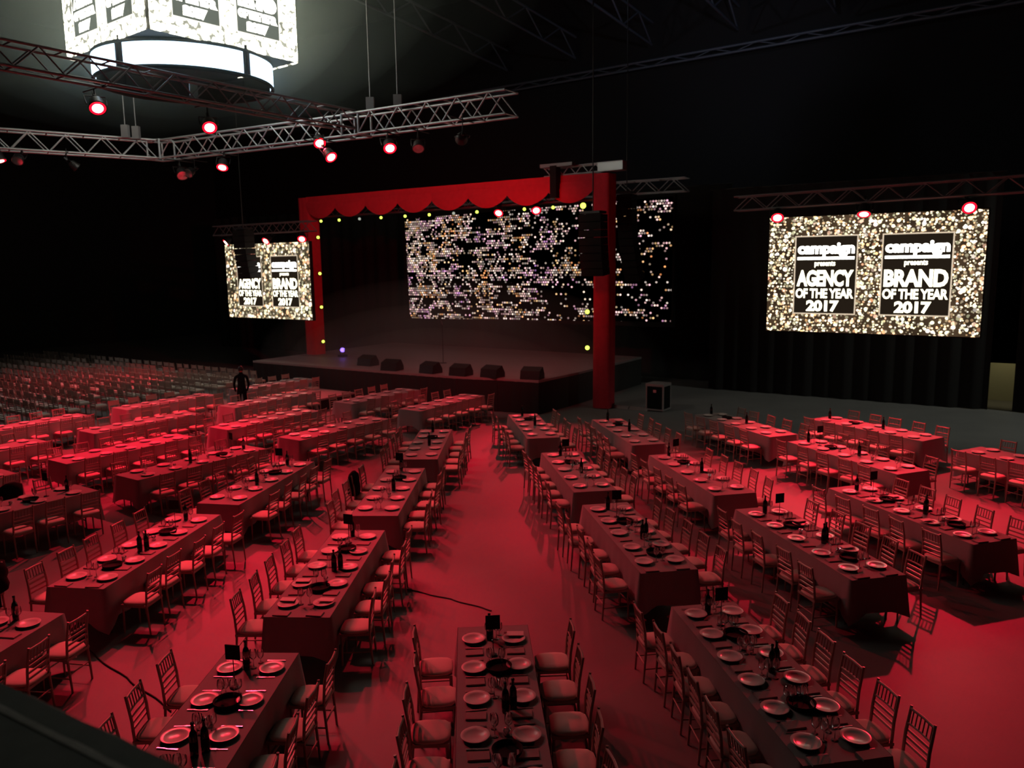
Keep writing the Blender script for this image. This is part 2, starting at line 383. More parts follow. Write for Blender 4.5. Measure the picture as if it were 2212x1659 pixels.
for i, v in enumerate((-27, -22.5, -18, -13.5, -9, -4.5)):
    girder('roof_girder', ('first', 'second', 'third', 'fourth', 'fifth', 'sixth')[i] + ' dark lattice girder under the roof counted from the video cube', 'girder', UV(20, v, 18.2), UV(40, v, 16.8), 1.1, M['roof'], 12, 'roof girders', chord=.07, brace=.045, both=False)
# a fixture box up in the roof
fx = thing('roof_speaker', 'small pale box hanging between the roof girders', 'speaker', (-.85, 31.0, 15.5))
MB().box((0, 0, 0), (.75, .6, .8), taper=.85).build('cabinet', M['dark_alu'], fx)
MB().tube([(0, 0, .4), (0, 0, 2.0)], .02).build('hanger', M['blackp'], fx)
# dim blue spots without fixtures, added to bring out the roof steel
for (a, b, e) in ((UV(22, -20, 16.5), UV(34, -12, 17.9), 500), (UV(26, -8, 13.5), UV(40, -16, 16.0), 500)):
    red_spot('added_roof_spot', a, b, e, 75, .9, (.62, .72, 1), .2)

# ---------------------------------------------------------------- lighting trusses over the tables
girder('lighting_truss', 'box truss entering from the left below the video cube', 'truss', (-16.2, 21.35, 8.80), (-10.75, 25.05, 8.77), .52, M['alu'], 14, 'lighting trusses', chord=.032, brace=.018)
girder('lighting_truss', 'box truss from the left corner to the truss crossing', 'truss', (-10.4, 25.1, 8.77), (-4.2, 21.75, 8.81), .52, M['alu'], 14, 'lighting trusses', chord=.032, brace=.018)
girder('lighting_truss', 'box truss with a free end pointing at the stage header', 'truss', (-3.7, 21.35, 8.81), (.08, 18.85, 8.80), .52, M['alu'], 10, 'lighting trusses', chord=.032, brace=.018)
girder('lighting_truss', 'dim box truss passing right under the halo ring', 'truss', (-4.1, 21.4, 8.92), (-10.2, 13.95, 9.12), .44, M['dark_alu'], 22, 'lighting trusses', chord=.030, brace=.017)
# corner blocks
for (p, lab) in (((-10.6, 25.15, 8.77), 'cube-shaped truss corner block below the hoist chains'), ((-3.95, 21.55, 8.81), 'cube-shaped truss corner block at the crossing')):
    t = thing('truss_corner', lab, 'truss corner', p, R(-28))
    for a in (-1, 1):
        for b in (-1, 1):
            rod('corner_bar', (-.27, a * .27, b * .27), (.27, a * .27, b * .27), .032, M['alu'], t)
            rod('corner_bar', (a * .27, -.27, b * .27), (a * .27, .27, b * .27), .032, M['alu'], t)
            rod('corner_bar', (a * .27, b * .27, -.27), (a * .27, b * .27, .27), .032, M['alu'], t)
# hoist chains up to the roof
def chain(x, y, z0, label):
    t = thing('hoist_chain', label, 'chain', (x, y, z0))
    MB().tube([(0, 0, .3), (0, 0, Z_C - z0 - .05)], .016, 5).build('chain_line', M['dark_alu'], t)
    MB().box((0, 0, .12), (.2, .14, .36)).build('hoist_motor', M['dark_alu'], t)
chain(-11.15, 24.1, 9.05, 'steel hoist chain left of its twin at the left truss corner')
chain(-10.95, 24.35, 9.05, 'steel hoist chain right of its twin at the left truss corner')
chain(-3.48, 21.0, 9.1, 'steel hoist chain left above the truss crossing')
chain(-2.75, 20.72, 9.1, 'steel hoist chain above the free-ended truss')

# ---------------------------------------------------------------- par lamps and other fixtures
def lathe_z(prof, n=16): return MB().lathe(prof, n)
par_can = lathe_z([(0.0, .24), (.09, .235), (.115, .2), (.125, .1), (.15, .02), (.15, 0), (.135, 0), (.12, .03)], 18).mesh('can', M['blackp'])
par_core = lathe_z([(0.0, -.012), (.05, -.010), (.088, -.002), (.090, .004)], 18).mesh('lens', M['lamp_core'])
par_rim = lathe_z([(.090, .004), (.12, .002), (.135, .004)], 18).mesh('lens_rim', M['lamp_rim'])
yoke_m = MB().tube([(-.16, 0, .1), (-.17, 0, .2), (-.17, 0, .34), (.17, 0, .34), (.17, 0, .2), (.16, 0, .1)], .012, 5).mesh('yoke', M['blackp'])
clamp_m = MB().box((0, 0, .40), (.05, .05, .12)).mesh('clamp', M['blackp'])
def par(loc, tgt, label, s=1.0, lit=True, top=None):
    t = thing('par_lamp', label, 'stage light', loc, 0, 'red par lamps' if lit else None)
    q = (Vector(tgt) - Vector(loc)).to_track_quat('-Z', 'Y')
    t.rotation_euler = q.to_euler(); t.scale = (s, s, s)
    put(par_can, 'can', t)
    le = put(par_core if lit else lens_off, 'lens', t)
    if lit: put(par_rim, 'lens_rim', le)
    put(yoke_m, 'yoke', t); put(clamp_m, 'clamp', t)
    if top is None: top = 8.62 if loc[2] > 7.5 else 7.46 if loc[2] > 6.7 else 6.7
    inv = (Matrix.Translation(Vector(loc)) @ q.to_matrix().to_4x4() @ Matrix.Scale(s, 4)).inverted()
    back = q @ Vector((0, 0, .36 * s)) + Vector(loc)
    if loc[2] > 7.5:
        e = Vector((-.562, .827, 0)) if loc[0] < -11 else Vector((.475, .88, 0)); q0 = Vector((back.x, back.y, 8.475))
        if label in (PARS[0][4], PARS[1][4]): e = Vector((.773, -.633, 0)); q0.z = 8.86; top = 8.87
        rod('hanger_bar', inv @ (q0 - e * .5), inv @ (q0 + e * .5), .014, M['blackp'], t)
    rod('hanger', inv @ back, inv @ Vector((back.x, back.y, max(top, back.z + .1))), .014, M['blackp'], t)
    return t
lens_off = lathe_z([(0.0, -.012), (.08, -.004), (.135, .004)], 14).mesh('lens', M['steel'])
for i, (loc, tgt, watts, ang, lab) in enumerate(PARS):
    if i in (1,): tgt = (tgt[0] + 1.5, tgt[1] - 1, tgt[2])
    par(loc, tgt, lab, 1.15 if i < 7 else 1.25)
par((-12.4, 23.62, 8.10), (-8.5, 27.5, 3.5), 'par lamp turned sideways under the left truss', .9)
par((-9.93, 25.0, 7.99), (-6.5, 20.0, 2.0), 'unlit lamp with a shiny lens under the left truss corner', 1.2, False)
par((-9.75, 24.95, 8.05), (-11.5, 20.0, 5.0), 'unlit lamp turned left under the left truss corner', 1.0, False)
par((-13.6, 22.8, 8.2), (-13.0, 18, 4.0), 'unlit lamp beside the red one at the far left truss', 1.0, False)
par((-2.2, 20.1, 8.0), (-1.5, 15, 2.0), 'unlit lamp right of the red one under the free-ended truss', 1.0, False)
par((-1.1, 19.3, 8.1), (-3.0, 32.5, 6.5), 'black lamp near the free truss end turned to the arch', 1.0)
red_spot('red_beam', (-1.12, 19.5, 8.08), (-2.5, 31.0, 4.4), 1900, 70, .7)

# ---------------------------------------------------------------- writing
_txt = {}
def text_mesh(s, w, h, m, bold=0.0):
    """flat lettering, its bounding box w x h, in the local x-z plane facing -y"""
    key = (s, bold)
    if key not in _txt:
        c = bpy.data.curves.new('lettering', 'FONT'); c.body = s; c.size = 1; c.offset = bold; c.resolution_u = 3; c.space_character = .96
        o = bpy.data.objects.new('lettering', c); col.objects.link(o)
        dg = bpy.context.evaluated_depsgraph_get(); me = bpy.data.meshes.new_from_object(o.evaluated_get(dg))
        bpy.data.objects.remove(o)
        xs = [v.co.x for v in me.vertices]; ys = [v.co.y for v in me.vertices]
        _txt[key] = (me, min(xs), max(xs), min(ys), max(ys))
    me, x0, x1, y0, y1 = _txt[key]; me = me.copy(); me.name = 'lettering'
    for v in me.vertices:
        v.co = Vector(((v.co.x - x0) / (x1 - x0) * w, 0, (v.co.y - y0) / (y1 - y0) * h))
    me.materials.clear(); me.materials.append(m); return me

def award_picture(panel, W, Hh, cube=False, fx=((.135, .445), (.555, .87)), fz=(.155, .835)):
    """what the screens show: two framed award titles on glitter. panel spans x 0..W, z 0..Hh"""
    tm, tw, bm, dm = (M['text_c'], M['text_c'], M['border_c'], M['panel_dark_c']) if cube else (M['text'], M['textw'], M['border'], M['panel_dark'])
    for k, (a, b) in enumerate(fx):
        x0, x1, z0, z1 = a * W, b * W, fz[0] * Hh, fz[1] * Hh; fw_, fh = x1 - x0, z1 - z0
        MB().add([(x0, -.006, z0), (x1, -.006, z0), (x1, -.006, z1), (x0, -.006, z1)], [(0, 1, 2, 3)]) if 0 else None
        g = MB(); g.add([(x0, -.006, z0), (x1, -.006, z0), (x1, -.006, z1), (x0, -.006, z1)], [(0, 1, 2, 3)]); g.build('title_card', dm, panel)
        t = .035 * fw_ * .6; e = MB()
        for (p, q, r_, s_) in ((x0, x1, z0, z0 + t), (x0, x1, z1 - t, z1), (x0, x0 + t, z0 + t, z1 - t), (x1 - t, x1, z0 + t, z1 - t)):
            e.add([(p, -.010, r_), (q, -.010, r_), (q, -.010, s_), (p, -.010, s_)], [(0, 1, 2, 3)])
        e.build('card_border', bm, panel)
        def line(s, u0_, u1_, t0, t1, mm, bold):
            me = text_mesh(s, (u1_ - u0_) * fw_, (t1 - t0) * fh, mm, .17 if cube else bold)
            put(me, 'lettering', panel, (x0 + u0_ * fw_, -.014, z1 - t1 * fh))
        line('campaign', .05, .95, .095, .275, tw, .05)
        bz = z1 - .305 * fh; e = MB(); e.add([(x0 + .05 * fw_, -.014, bz), (x0 + .95 * fw_, -.014, bz), (x0 + .95 * fw_, -.014, bz + .035 * fh), (x0 + .05 * fw_, -.014, bz + .035 * fh)], [(0, 1, 2, 3)]); e.build('underline_bar', tw, panel)
        line('presents', .33, .66, .325, .405, tm, .03)
        line(('AGENCY', 'BRAND')[k], .05, .95, .435, .645, tm, .045)
        line('OF THE YEAR', .04, .96, .67, .795, tm, .035)
        line('2017', .22, .74, .82, .965, tm, .045)

def flat_screen(name, label, u, v0, v1, z0, z1, glit, pic=True):
    W, Hh = v1 - v0, z1 - z0
    t = thing(name, label, 'screen', UV(u, v0, z0), YAW, 'video screens')
    MB().box((W / 2, .09, Hh / 2), (W + .06, .14, Hh + .06)).build('screen_housing', M['matteb'], t)
    g = MB(); g.add([(0, 0, 0), (W, 0, 0), (W, 0, Hh), (0, 0, Hh)], [(0, 1, 2, 3)])
    p = g.build('screen_picture', glit, t)
    if pic: award_picture(p, W, Hh)
    return t
sr = flat_screen('video_screen', 'big bright screen with two award titles on gold glitter, right', 24.0, -7.0, -1.48, 3.14, 6.42, M['glitter'])
sl = flat_screen('video_screen', 'small far screen with award titles beside the left red post', 23.0, -30.95, -25.5, 3.0, 6.22, M['glitter_far'])
led = thing('led_wall', 'wide black screen behind the stage covered in coloured dots', 'screen', UV(30.0, -19.5, 2.7), YAW, 'video screens')
MB().box((0, .12, 2.5), (14.1, .2, 5.2)).build('screen_housing', M['matteb'], led)
g = MB(); g.add([(-6.75, 0, -.08), (6.95, 0, .12), (6.98, 0, 5.02), (-6.9, 0, 4.72)], [(0, 1, 2, 3)]); g.build('screen_picture', M['led'], led)
for (v0, v1, z, lab) in ((-8.05, 1.2, 6.95, 'dim box truss that carries the big right screen'), ):
    girder('screen_truss', lab, 'truss', UV(24.1, v0, 6.88), UV(24.1, v1, 7.03), .40, M['dark_alu'], 20, 'screen trusses', chord=.028, brace=.016)
girder('screen_truss', 'dim box truss that carries the small far screen', 'truss', UV(23.1, -31.6, 6.85), UV(23.1, -25.3, 6.85), .40, M['dark_alu'], 14, 'screen trusses', chord=.028, brace=.016)
girder('screen_truss', 'truss over the dotted stage screen, its right end in view', 'truss', UV(30.1, -27, 8.2), UV(30.1, -12.0, 8.15), .5, M['alu'], 26, 'screen trusses', chord=.03, brace=.018)

# ---------------------------------------------------------------- hanging video cube
CN = Vector((-7.25, 17.0, 10.0)); S_ = 3.75; HC = 2.35
dr = Vector((.62, .785, 0)).normalized(); dl = Vector((-dr.y, dr.x, 0))
cube = thing('video_cube', 'hanging four-sided video cube with bright glittering screens and a halo ring', 'video cube', CN + (dr + dl) * S_ / 2, math.atan2(dr.y, dr.x))
h_ = S_ / 2
MB().box((0, 0, HC / 2), (S_ - .12, S_ - .12, HC - .04)).build('cube_frame', M['matteb'], cube)
for k in range(4):
    a = k * math.pi / 2; c_, s_ = math.cos(a), math.sin(a)
    rot = Matrix.Rotation(a, 4, 'Z')
    g = MB(); x0 = .07
    g.add([(0, 0, 0), (S_ - 2 * x0, 0, 0), (S_ - 2 * x0, 0, HC), (0, 0, HC)], [(0, 1, 2, 3)])
    p = g.build('screen_picture', M['glitter_cube'], cube); loc = rot @ Vector((-h_ + x0, -h_ + .02, 0))
    p.location = loc; p.rotation_euler = (0, 0, a)
    if k in (0, 3): award_picture(p, S_ - 2 * x0, HC, True)
ring = MB().tube([(1.95 * math.cos(a * math.pi / 24), 1.95 * math.sin(a * math.pi / 24), -.02) for a in range(49)], .045, 6, cap=False).build('halo_frame', M['matteb'], cube)
MB().tube([(1.95 * math.cos(a * math.pi / 24), 1.95 * math.sin(a * math.pi / 24), -.56) for a in range(49)], .045, 6, cap=False).build('halo_frame', M['matteb'], cube)
def ring_panel(a0, a1):
    n = 14; rows = []
    for z in (-.52, -.06):
        rows.append([(1.97 * math.cos(a0 + (a1 - a0) * i / n), 1.97 * math.sin(a0 + (a1 - a0) * i / n), z) for i in range(n + 1)])
    b = MB().grid(rows); b.grid([[(x * .985, y * .985, z) for x, y, z in r_] for r_ in rows], 1); return b
camdir = math.atan2(-cube.location.y, -cube.location.x) - cube.rotation_euler.z
for (a0, a1) in ((-38, 38), (44, 92), (98, 172), (178, 262), (268, 316)):
    ring_panel(camdir + R(a0), camdir + R(a1)).build('halo_panel', [M['ring'], M['matteb']], cube)
for k in (-41, 41, 135, -135):
    a = camdir + R(k)
    rod('halo_bracket', (1.95 * math.cos(a), 1.95 * math.sin(a), -.56), (1.95 * math.cos(a), 1.95 * math.sin(a), .1), .03, M['matteb'], cube)

# ---------------------------------------------------------------- stage
stage = thing('stage', 'raised black-fronted stage with a pale deck under the dotted screen', 'stage')
front = [(22.3, -28.6), (22.45, -20.5), (22.6, -17.7), (22.95, -16.1), (23.15, -14.5), (25.6, -14.35), (31.2, -14.35), (31.2, -28.6)]
tp = MB(); b = [UV(u, v, 1.2) for u, v in front]; lo = [UV(u, v, 1.12) for u, v in front]; n = len(b)
tp.add(b, [tuple(reversed(range(n)))]); tp.add(b + lo, [(i, i + n, (i + 1) % n + n, (i + 1) % n) for i in range(n)])
tp.build('stage_deck', M['stage_top'], stage)
sk = MB()
for i in range(n):
    p, q = front[i], front[(i + 1) % n]; L = math.hypot(q[0] - p[0], q[1] - p[1]); k = max(2, int(L / .12)); rows = []
    for z in (.02, 1.12):
        rows.append([UV(p[0] + (q[0] - p[0]) * j / k + .03 * math.sin(j * 1.9), p[1] + (q[1] - p[1]) * j / k, z) for j in range(k + 1)])
    sk.grid(rows)
sk.build('stage_skirt', M['black'], stage)

wedge_m = {}
def wedge(u, v, z, rz, label):
    t = thing('stage_monitor', label, 'speaker', UV(u, v, z), YAW + rz, 'wedge monitors along the stage edge')
    if not wedge_m:
        b = MB(); prof = [(-.28, 0), (.26, 0), (.26, .16), (.10, .42), (-.22, .30)]
        b.add([(-.36, y, zz) for y, zz in prof] + [(.36, y, zz) for y, zz in prof], [(4, 3, 2, 1, 0), (5, 6, 7, 8, 9)] + [(i, (i + 1) % 5, (i + 1) % 5 + 5, i + 5) for i in range(5)])
        wedge_m['a'] = b.mesh('cabinet', M['blackp'])
        b = MB(); b.add([(-.32, .275, .17), (.32, .275, .17), (.32, .125, .41), (-.32, .125, .41)], [(0, 1, 2, 3)]); wedge_m['b'] = b.mesh('grille', M['matteb'])
    put(wedge_m['a'], 'cabinet', t); put(wedge_m['b'], 'grille', t)
for i, (u, v) in enumerate(((23.5, -22.9), (22.85, -21.0), (22.95, -19.15), (22.95, -17.72), (23.15, -16.45), (23.45, -14.95))):
    wedge(u, v, 1.2, (0, .1, -.1, .05, -.05, .2)[i], ('first', 'second', 'third', 'fourth', 'fifth', 'sixth')[i] + ' black wedge monitor from the left along the stage edge')
mic = thing('microphone_stand', 'thin microphone stand standing alone on the stage deck', 'microphone', UV(25.5, -20.6, 1.2), YAW)
MB().lathe([(0, .03), (.14, .025), (.15, 0)], 16).build('stand_base', M['blackp'], mic)
MB().tube([(0, 0, .02), (0, 0, 1.6)], .014).build('stand_pole', M['blackp'], mic)
MB().tube([(0, 0, 1.58), (0, -.05, 1.7), (0, -.08, 1.76)], [.018, .022, .03], 8).build('microphone_head', M['dark_alu'], mic)

# red fabric arch
arch = thing('stage_arch', 'red fabric covered arch with scalloped header framing the stage', 'arch', UV(25.5, -20.65), YAW)
XL, XR = -7.5, 7.45; ZT = 8.25
def post(x, w_):
    n = 28; rows = []
    for j in range(9):
        z = .02 + (ZT - .02) * j / 8; r_ = []
        for i in range(n):
            a = 2 * math.pi * i / n; k = max(abs(math.cos(a)), abs(math.sin(a)))
            rr = w_ / 2 / k * (1 + .045 * math.sin(9 * a + .3 * j))
            r_.append((x + rr * math.cos(a), rr * math.sin(a), z))
        rows.append(r_)
    return MB().grid(rows, closed=True)
post(XL, .66).build('fabric_post', M['red_fab'], arch); post(XR, .62).build('fabric_post', M['red_fab'], arch)
# header: flat band plus swags
rows = []
for z in (7.72, 7.9, 8.1, 8.27):
    rows.append([(XL + .2 + (XR - XL - .4) * i / 90, -.32 + .02 * math.sin(i * 1.1 + z * 3), z) for i in range(91)])
MB().grid(rows).build('header_band', M['red_fab'], arch)
rows = [[(XL + .2 + (XR - XL - .4) * i / 30, y, 8.27) for i in range(31)] for y in (-.32, .3)]
MB().grid(rows).build('header_top', M['red_fab'], arch)
NS = 8; sw = (XR - XL - .5) / NS
for k in range(NS):
    x0 = XL + .25 + k * sw; rows = []; n = 20; m = 7
    for j in range(m + 1):
        r_ = []
        for i in range(n + 1):
            s = i / n; sag = math.sin(math.pi * s) ** .75
            zt = 8.05 - .02 * sag; zb = 7.72 - .42 * sag
            t = j / m
            z = zt + (zb - zt) * t
            y = -.36 - .07 * math.sin(math.pi * t * .9) * sag - .02 * math.sin(t * 19) * sag
            r_.append((x0 + s * sw, y, z))
        rows.append(r_)
    MB().grid(rows).build('swag', M['red_fab'], arch)
# truss that carries the arch lamps, standing behind the fabric
girder('header_truss', 'black truss with a row of bulbs hidden behind the red header', 'truss', UV(25.9, -27.9, 7.62), UV(25.9, -13.3, 7.62), .4, M['dark_alu'], 24, chord=.028, brace=.016)
tr = thing('arch_top_truss', 'bright truss end lying on the right corner of the arch', 'truss', UV(25.4, -13.1, 8.45), YAW)
for a in (-.16, .16):
    for b in (-.14, .14): rod('chord', (-2.4, a, b - .02), (.7, a, b + .02), .03, M['alu'], tr)
for k in range(12): rod('brace', (-2.4 + k * .26, -.16, -.14 if k % 2 else .14), (-2.14 + k * .26, -.16, .14 if k % 2 else -.14), .018, M['alu'], tr)
MB().box((.25, 0, .02), (.95, .36, .30)).build('motor_box', M['alu'], tr)

bulb_body = MB().lathe([(0, .16), (.06, .15), (.075, .05), (.085, 0), (.07, 0)], 12).mesh('lamp_housing', M['blackp'])
bulb_len = MB().lathe([(0, -.02), (.045, -.012), (.072, .004)], 12)
bl_on, bl_off = bulb_len.mesh('lens', M['bulb']), bulb_len.mesh('lens', M['bulb_dim'])
def bulb(p, tgt, label, on=True, s=1.0):
    t = thing('stage_bulb', label, 'stage light', p, 0, 'yellow-green bulbs round the stage arch')
    t.rotation_euler = (Vector(tgt) - Vector(p)).to_track_quat('-Z', 'Y').to_euler(); t.scale = (s, s, s)
    put(bulb_body, 'lamp_housing', t); put(bl_on if on else bl_off, 'lens', t)
ORD = ['first', 'second', 'third', 'fourth', 'fifth', 'sixth', 'seventh', 'eighth', 'ninth', 'tenth', 'eleventh', 'twelfth']
hv = [-27.5, -26.35, -25.11, -23.85, -22.5, -21.2, -19.95, -18.8, -17.8, -16.6, -15.35, -14.1]
for i, v in enumerate(hv):
    bulb(UV(25.6, v, 7.22), (0, 2, 5.0), ('dim white' if i in (2, 6) else 'yellow-green') + ' bulb under the arch header, ' + ORD[i] + ' from the left', i not in (2, 6), .85 if i < 11 else 1.5)
for i, z in enumerate((6.5, 4.89, 3.38, 1.81)):
    bulb(UV(25.4, -27.52, z), (0, 2, 5.0), 'yellow-green bulb on the left arch post, ' + ORD[i] + ' from the top', True, .95)
for i, z in enumerate((3.46, 2.16)):
    bulb(UV(25.4, -13.82, z), (0, 2, 5.0), 'yellow-green bulb on the right arch post, ' + ('upper' if i == 0 else 'lower'), True, 1.15)
vl = thing('moving_head', 'small violet lamp on the left of the stage', 'stage light', UV(25.2, -26.1, 1.2), YAW)
MB().box((0, 0, .05), (.3, .3, .1)).build('lamp_base', M['blackp'], vl)
MB().tube([(-.14, 0, .1), (-.14, 0, .32), (.14, 0, .32), (.14, 0, .1)], .02).build('yoke', M['blackp'], vl)
hd = MB().lathe([(0, .2), (.09, .18), (.11, 0), (.10, -.06)], 14).build('lamp_head', M['blackp'], vl, (0, 0, .32)); hd.rotation_euler = (R(-84), 0, R(48))
le = MB().lathe([(0, -.085), (.06, -.075), (.10, -.06)], 14).build('lens', M['violet'], hd)

# line arrays
def line_array(u, v, ztop, n, wd, hh, label, bow=.03):
    t = thing('line_array', label, 'speaker', UV(u, v, ztop), YAW, 'hanging speaker columns')
    bx = MB().box((0, 0, -hh / 2), (wd, .5, hh * .94)); bx.add([(-wd / 2 + .03, -.256, -hh * .9), (wd / 2 - .03, -.256, -hh * .9), (wd / 2 - .03, -.256, -.04), (-wd / 2 + .03, -.256, -.04)], [(0, 1, 2, 3)])
    me = bx.mesh('cabinet', M['matteb']); y = 0; z = 0
    for k in range(n):
        o = put(me, 'cabinet', t, (0, y, z)); o.rotation_euler = (k * bow * .6, 0, 0)
        z -= hh; y += k * bow * .25
    MB().box((0, 0, .06), (wd * .9, .5, .08)).build('fly_frame', M['blackp'], t)
    MB().tube([(0, 0, .1), (0, 0, Z_C - ztop - .02)], .02).build('hanging_chain', M['blackp'], t)
line_array(23.8, -12.74, 6.78, 8, .82, .25, 'black hanging speaker column in front of the right arch post')
line_array(28.2, -13.65, 7.75, 12, .62, .27, 'slim black speaker column hanging in front of the dotted screen', .05)
line_array(21.9, -28.2, 6.75, 8, .75, .25, 'black hanging speaker column in front of the small far screen')
br = thing('rigging_bracket', 'black rigging bracket hanging over the right part of the header', 'bracket', UV(25.0, -14.9, 8.3), YAW)
MB().box((0, 0, -.25), (.26, .3, 1.1)).build('bracket_arm', M['matteb'], br)
MB().box((.1, 0, .32), (1.3, .25, .12)).build('bracket_bar', M['dark_alu'], br)

# flight case, cable ramps, riser
fc = thing('flight_case', 'black flight case with pale edging right of the arch post', 'case', UV(26.0, -11.3), YAW)
MB().box((0, 0, .47), (.62, .6, .78)).build('case_body', M['matteb'], fc)
for sx in (-1, 1):
    for sy in (-1, 1):
        MB().box((sx * .31, sy * .30, .47), (.05, .05, .86)).build('case_edge', M['case_edge'], fc)
MB().box((0, 0, .93), (.68, .66, .09)).build('case_lid', M['case_edge'], fc)
MB().box((0, 0, .06), (.68, .66, .05)).build('case_base', M['case_edge'], fc)
MB().box((0, -.31, .72), (.12, .03, .1)).build('case_latch', M['steel'], fc)
for sx in (-1, 1):
    for sy in (-1, 1): MB().tube([(sx * .25 - .02, sy * .24, .03), (sx * .25 + .02, sy * .24, .03)], .03, 8).build('caster', M['blackp'], fc)
for i, v in enumerate((-12.75, -12.0)):
    rp = MB(); rp.add([(-.36, -.15, 0), (.36, -.15, 0), (.36, .15, 0), (-.36, .15, 0), (-.36, -.06, .09), (.36, -.06, .09), (.36, .06, .09), (-.36, .06, .09)], [(0, 3, 2, 1), (4, 5, 6, 7), (0, 1, 5, 4), (2, 3, 7, 6), (0, 4, 7, 3), (1, 2, 6, 5)])
    tag(rp.build('cable_ramp', M['case_edge'], None, UV(25.75, v + .1), YAW), ('pale cable ramp touching the foot of the right arch post', 'pale cable ramp between the other ramp and the flight case')[i], 'cable ramp', 'cable ramps')
rs = thing('camera_riser', 'low square platform with a dark skirt among the far tables', 'platform', UV(20.55, -22.85), YAW)
MB().box((0, 0, .42), (2.2, 2.0, .06)).build('riser_deck', M['stage_top'], rs)
MB().box((0, 0, .20), (2.16, 1.96, .38)).build('riser_skirt', M['black'], rs)

# ---------------------------------------------------------------- tables
L, W = 3.38, .86
def d2(a): return Vector((math.sin(R(a)), math.cos(R(a)), 0))
TABLES = []   # key, name, centre, angle, settings, detail
def tb(key, name, far, ang, n=5, lvl=0): TABLES.append((key, name, Vector((far[0], far[1], 0)) - d2(ang) * L / 2, ang, n, lvl))
tb('A4', 'nearest right-aisle table', (2.46, 9.89), -8.4, 6, 3)
tb('A3', 'second right-aisle table', (1.70, 14.36), -9.2, 5, 2)
tb('A2', 'third right-aisle table', (1.10, 18.52), -8.6, 5, 1)
tb('A1', 'farthest right-aisle table', (.30, 23.42), -8.4, 5, 0)
tb('B3', 'nearest outer-right table', (4.42, 13.99), -12.0, 5, 2)
tb('B2', 'second outer-right table', (3.58, 18.16), -11.6, 5, 1)
tb('B1', 'farthest outer-right table', (2.70, 22.49), -11.0, 5, 0)
tb('F3', 'right-edge front table', (6.59, 15.29), -17.0, 5, 2)
tb('F2', 'right-edge middle table', (7.19, 19.41), -20.5, 5, 1)
tb('F1', 'right-edge rear table', (5.75, 23.12), -20.3, 5, 0)
tb('G2', 'far-right front table', (10.70, 18.27), -26.0, 5, 0)
tb('G1', 'far-right rear table', (8.75, 22.26), -29.2, 5, 0)
tb('C4', 'nearest left-aisle table', (-2.95, 8.73), 2.4, 5, 3)
tb('C3', 'second left-aisle table', (-2.62, 13.04), 3.0, 5, 2)
tb('C2', 'third left-aisle table', (-2.38, 17.19), 2.2, 5, 1)
tb('C1', 'farthest left-aisle table', (-2.08, 21.36), 1.6, 5, 0)
tb('M', 'mid-aisle table', (-.28, 9.33), -3.3, 5, 3)
tb('D4', 'nearest outer-left table', (-6.32, 9.95), 9.0, 5, 2)
tb('D3', 'second outer-left table', (-5.76, 14.07), 7.5, 5, 2)
tb('D2', 'farthest outer-left table', (-5.00, 17.99), 10.5, 5, 1)
for rank, v, us in (('front-rank', -16.25, (4.95, 9.2, 13.65, 18.4)), ('second-rank', -19.05, (4.75, 9.15, 13.55, 18.3)), ('third-rank', -21.85, (6.8, 11.35, 15.9)), ('fourth-rank', -24.6, (9.4, 13.9, 18.4))):
    for i, u in enumerate(us):
        p = UV(u + L, v); tb('K' + rank[:2] + str(i), ORD[i] + ' slanted ' + rank + ' table', (p.x, p.y), 34.0, 5, 1 if (rank == 'front-rank' and i < 2) else 0)

# cloth: flat top, hem falling in soft folds, pointed corners
def cloth_mesh(seed):
    rn = random.Random(seed); hw, hl = W / 2, L / 2; per = []
    def edge(p, q, nrm, k):
        for i in range(k): per.append((p[0] + (q[0] - p[0]) * i / k, p[1] + (q[1] - p[1]) * i / k, nrm, i / k, k))
    edge((-hw, -hl), (hw, -hl), (0, -1), 11); edge((hw, -hl), (hw, hl), (1, 0), 40); edge((hw, hl), (-hw, hl), (0, 1), 11); edge((-hw, hl), (-hw, -hl), (-1, 0), 40)
    n = len(per); rows = []; ph = [rn.uniform(0, 6.28) for _ in range(4)]
    for j in range(6):
        t = j / 5; r_ = []
        for i, (x, y, nr, s, k) in enumerate(per):
            corner = s == 0
            nx, ny = nr
            if corner:
                pn = per[i - 1][2]; nx, ny = nr[0] + pn[0], nr[1] + pn[1]
            dc = min(s, 1 - s) * (W if k == 11 else L)
            near = max(0, 1 - dc / .22)
            drop = .50 + .13 * near ** 1.5 + .012 * math.sin(i * .9 + ph[0])
            out = .004 + t * (.03 + .05 * near + .013 * math.sin(i * 1.7 + ph[1]) + .012 * math.sin(i * .55 + ph[2]))
            r_.append((x + nx * out, y + ny * out, .768 - drop * t - (.004 if j else 0)))
        rows.append(r_)
    b = MB(); b.grid(rows, closed=True); b.add([(x, y, .768) for x, y, *_ in per], [tuple(range(n))])
    return b.mesh('tablecloth', M['cloth'])
cloths = [cloth_mesh(s) for s in range(3)]
top_m = MB().box((0, 0, .745), (W - .02, L - .02, .035)).mesh('tabletop', M['top'])
leg_m = MB().tube([(0, 0, 0), (0, 0, .73)], .016, 6).mesh('leg', M['leg'])
bar_m = MB().tube([(-.3, 0, .18), (.3, 0, .18)], .012, 6).mesh('leg_brace', M['leg'])

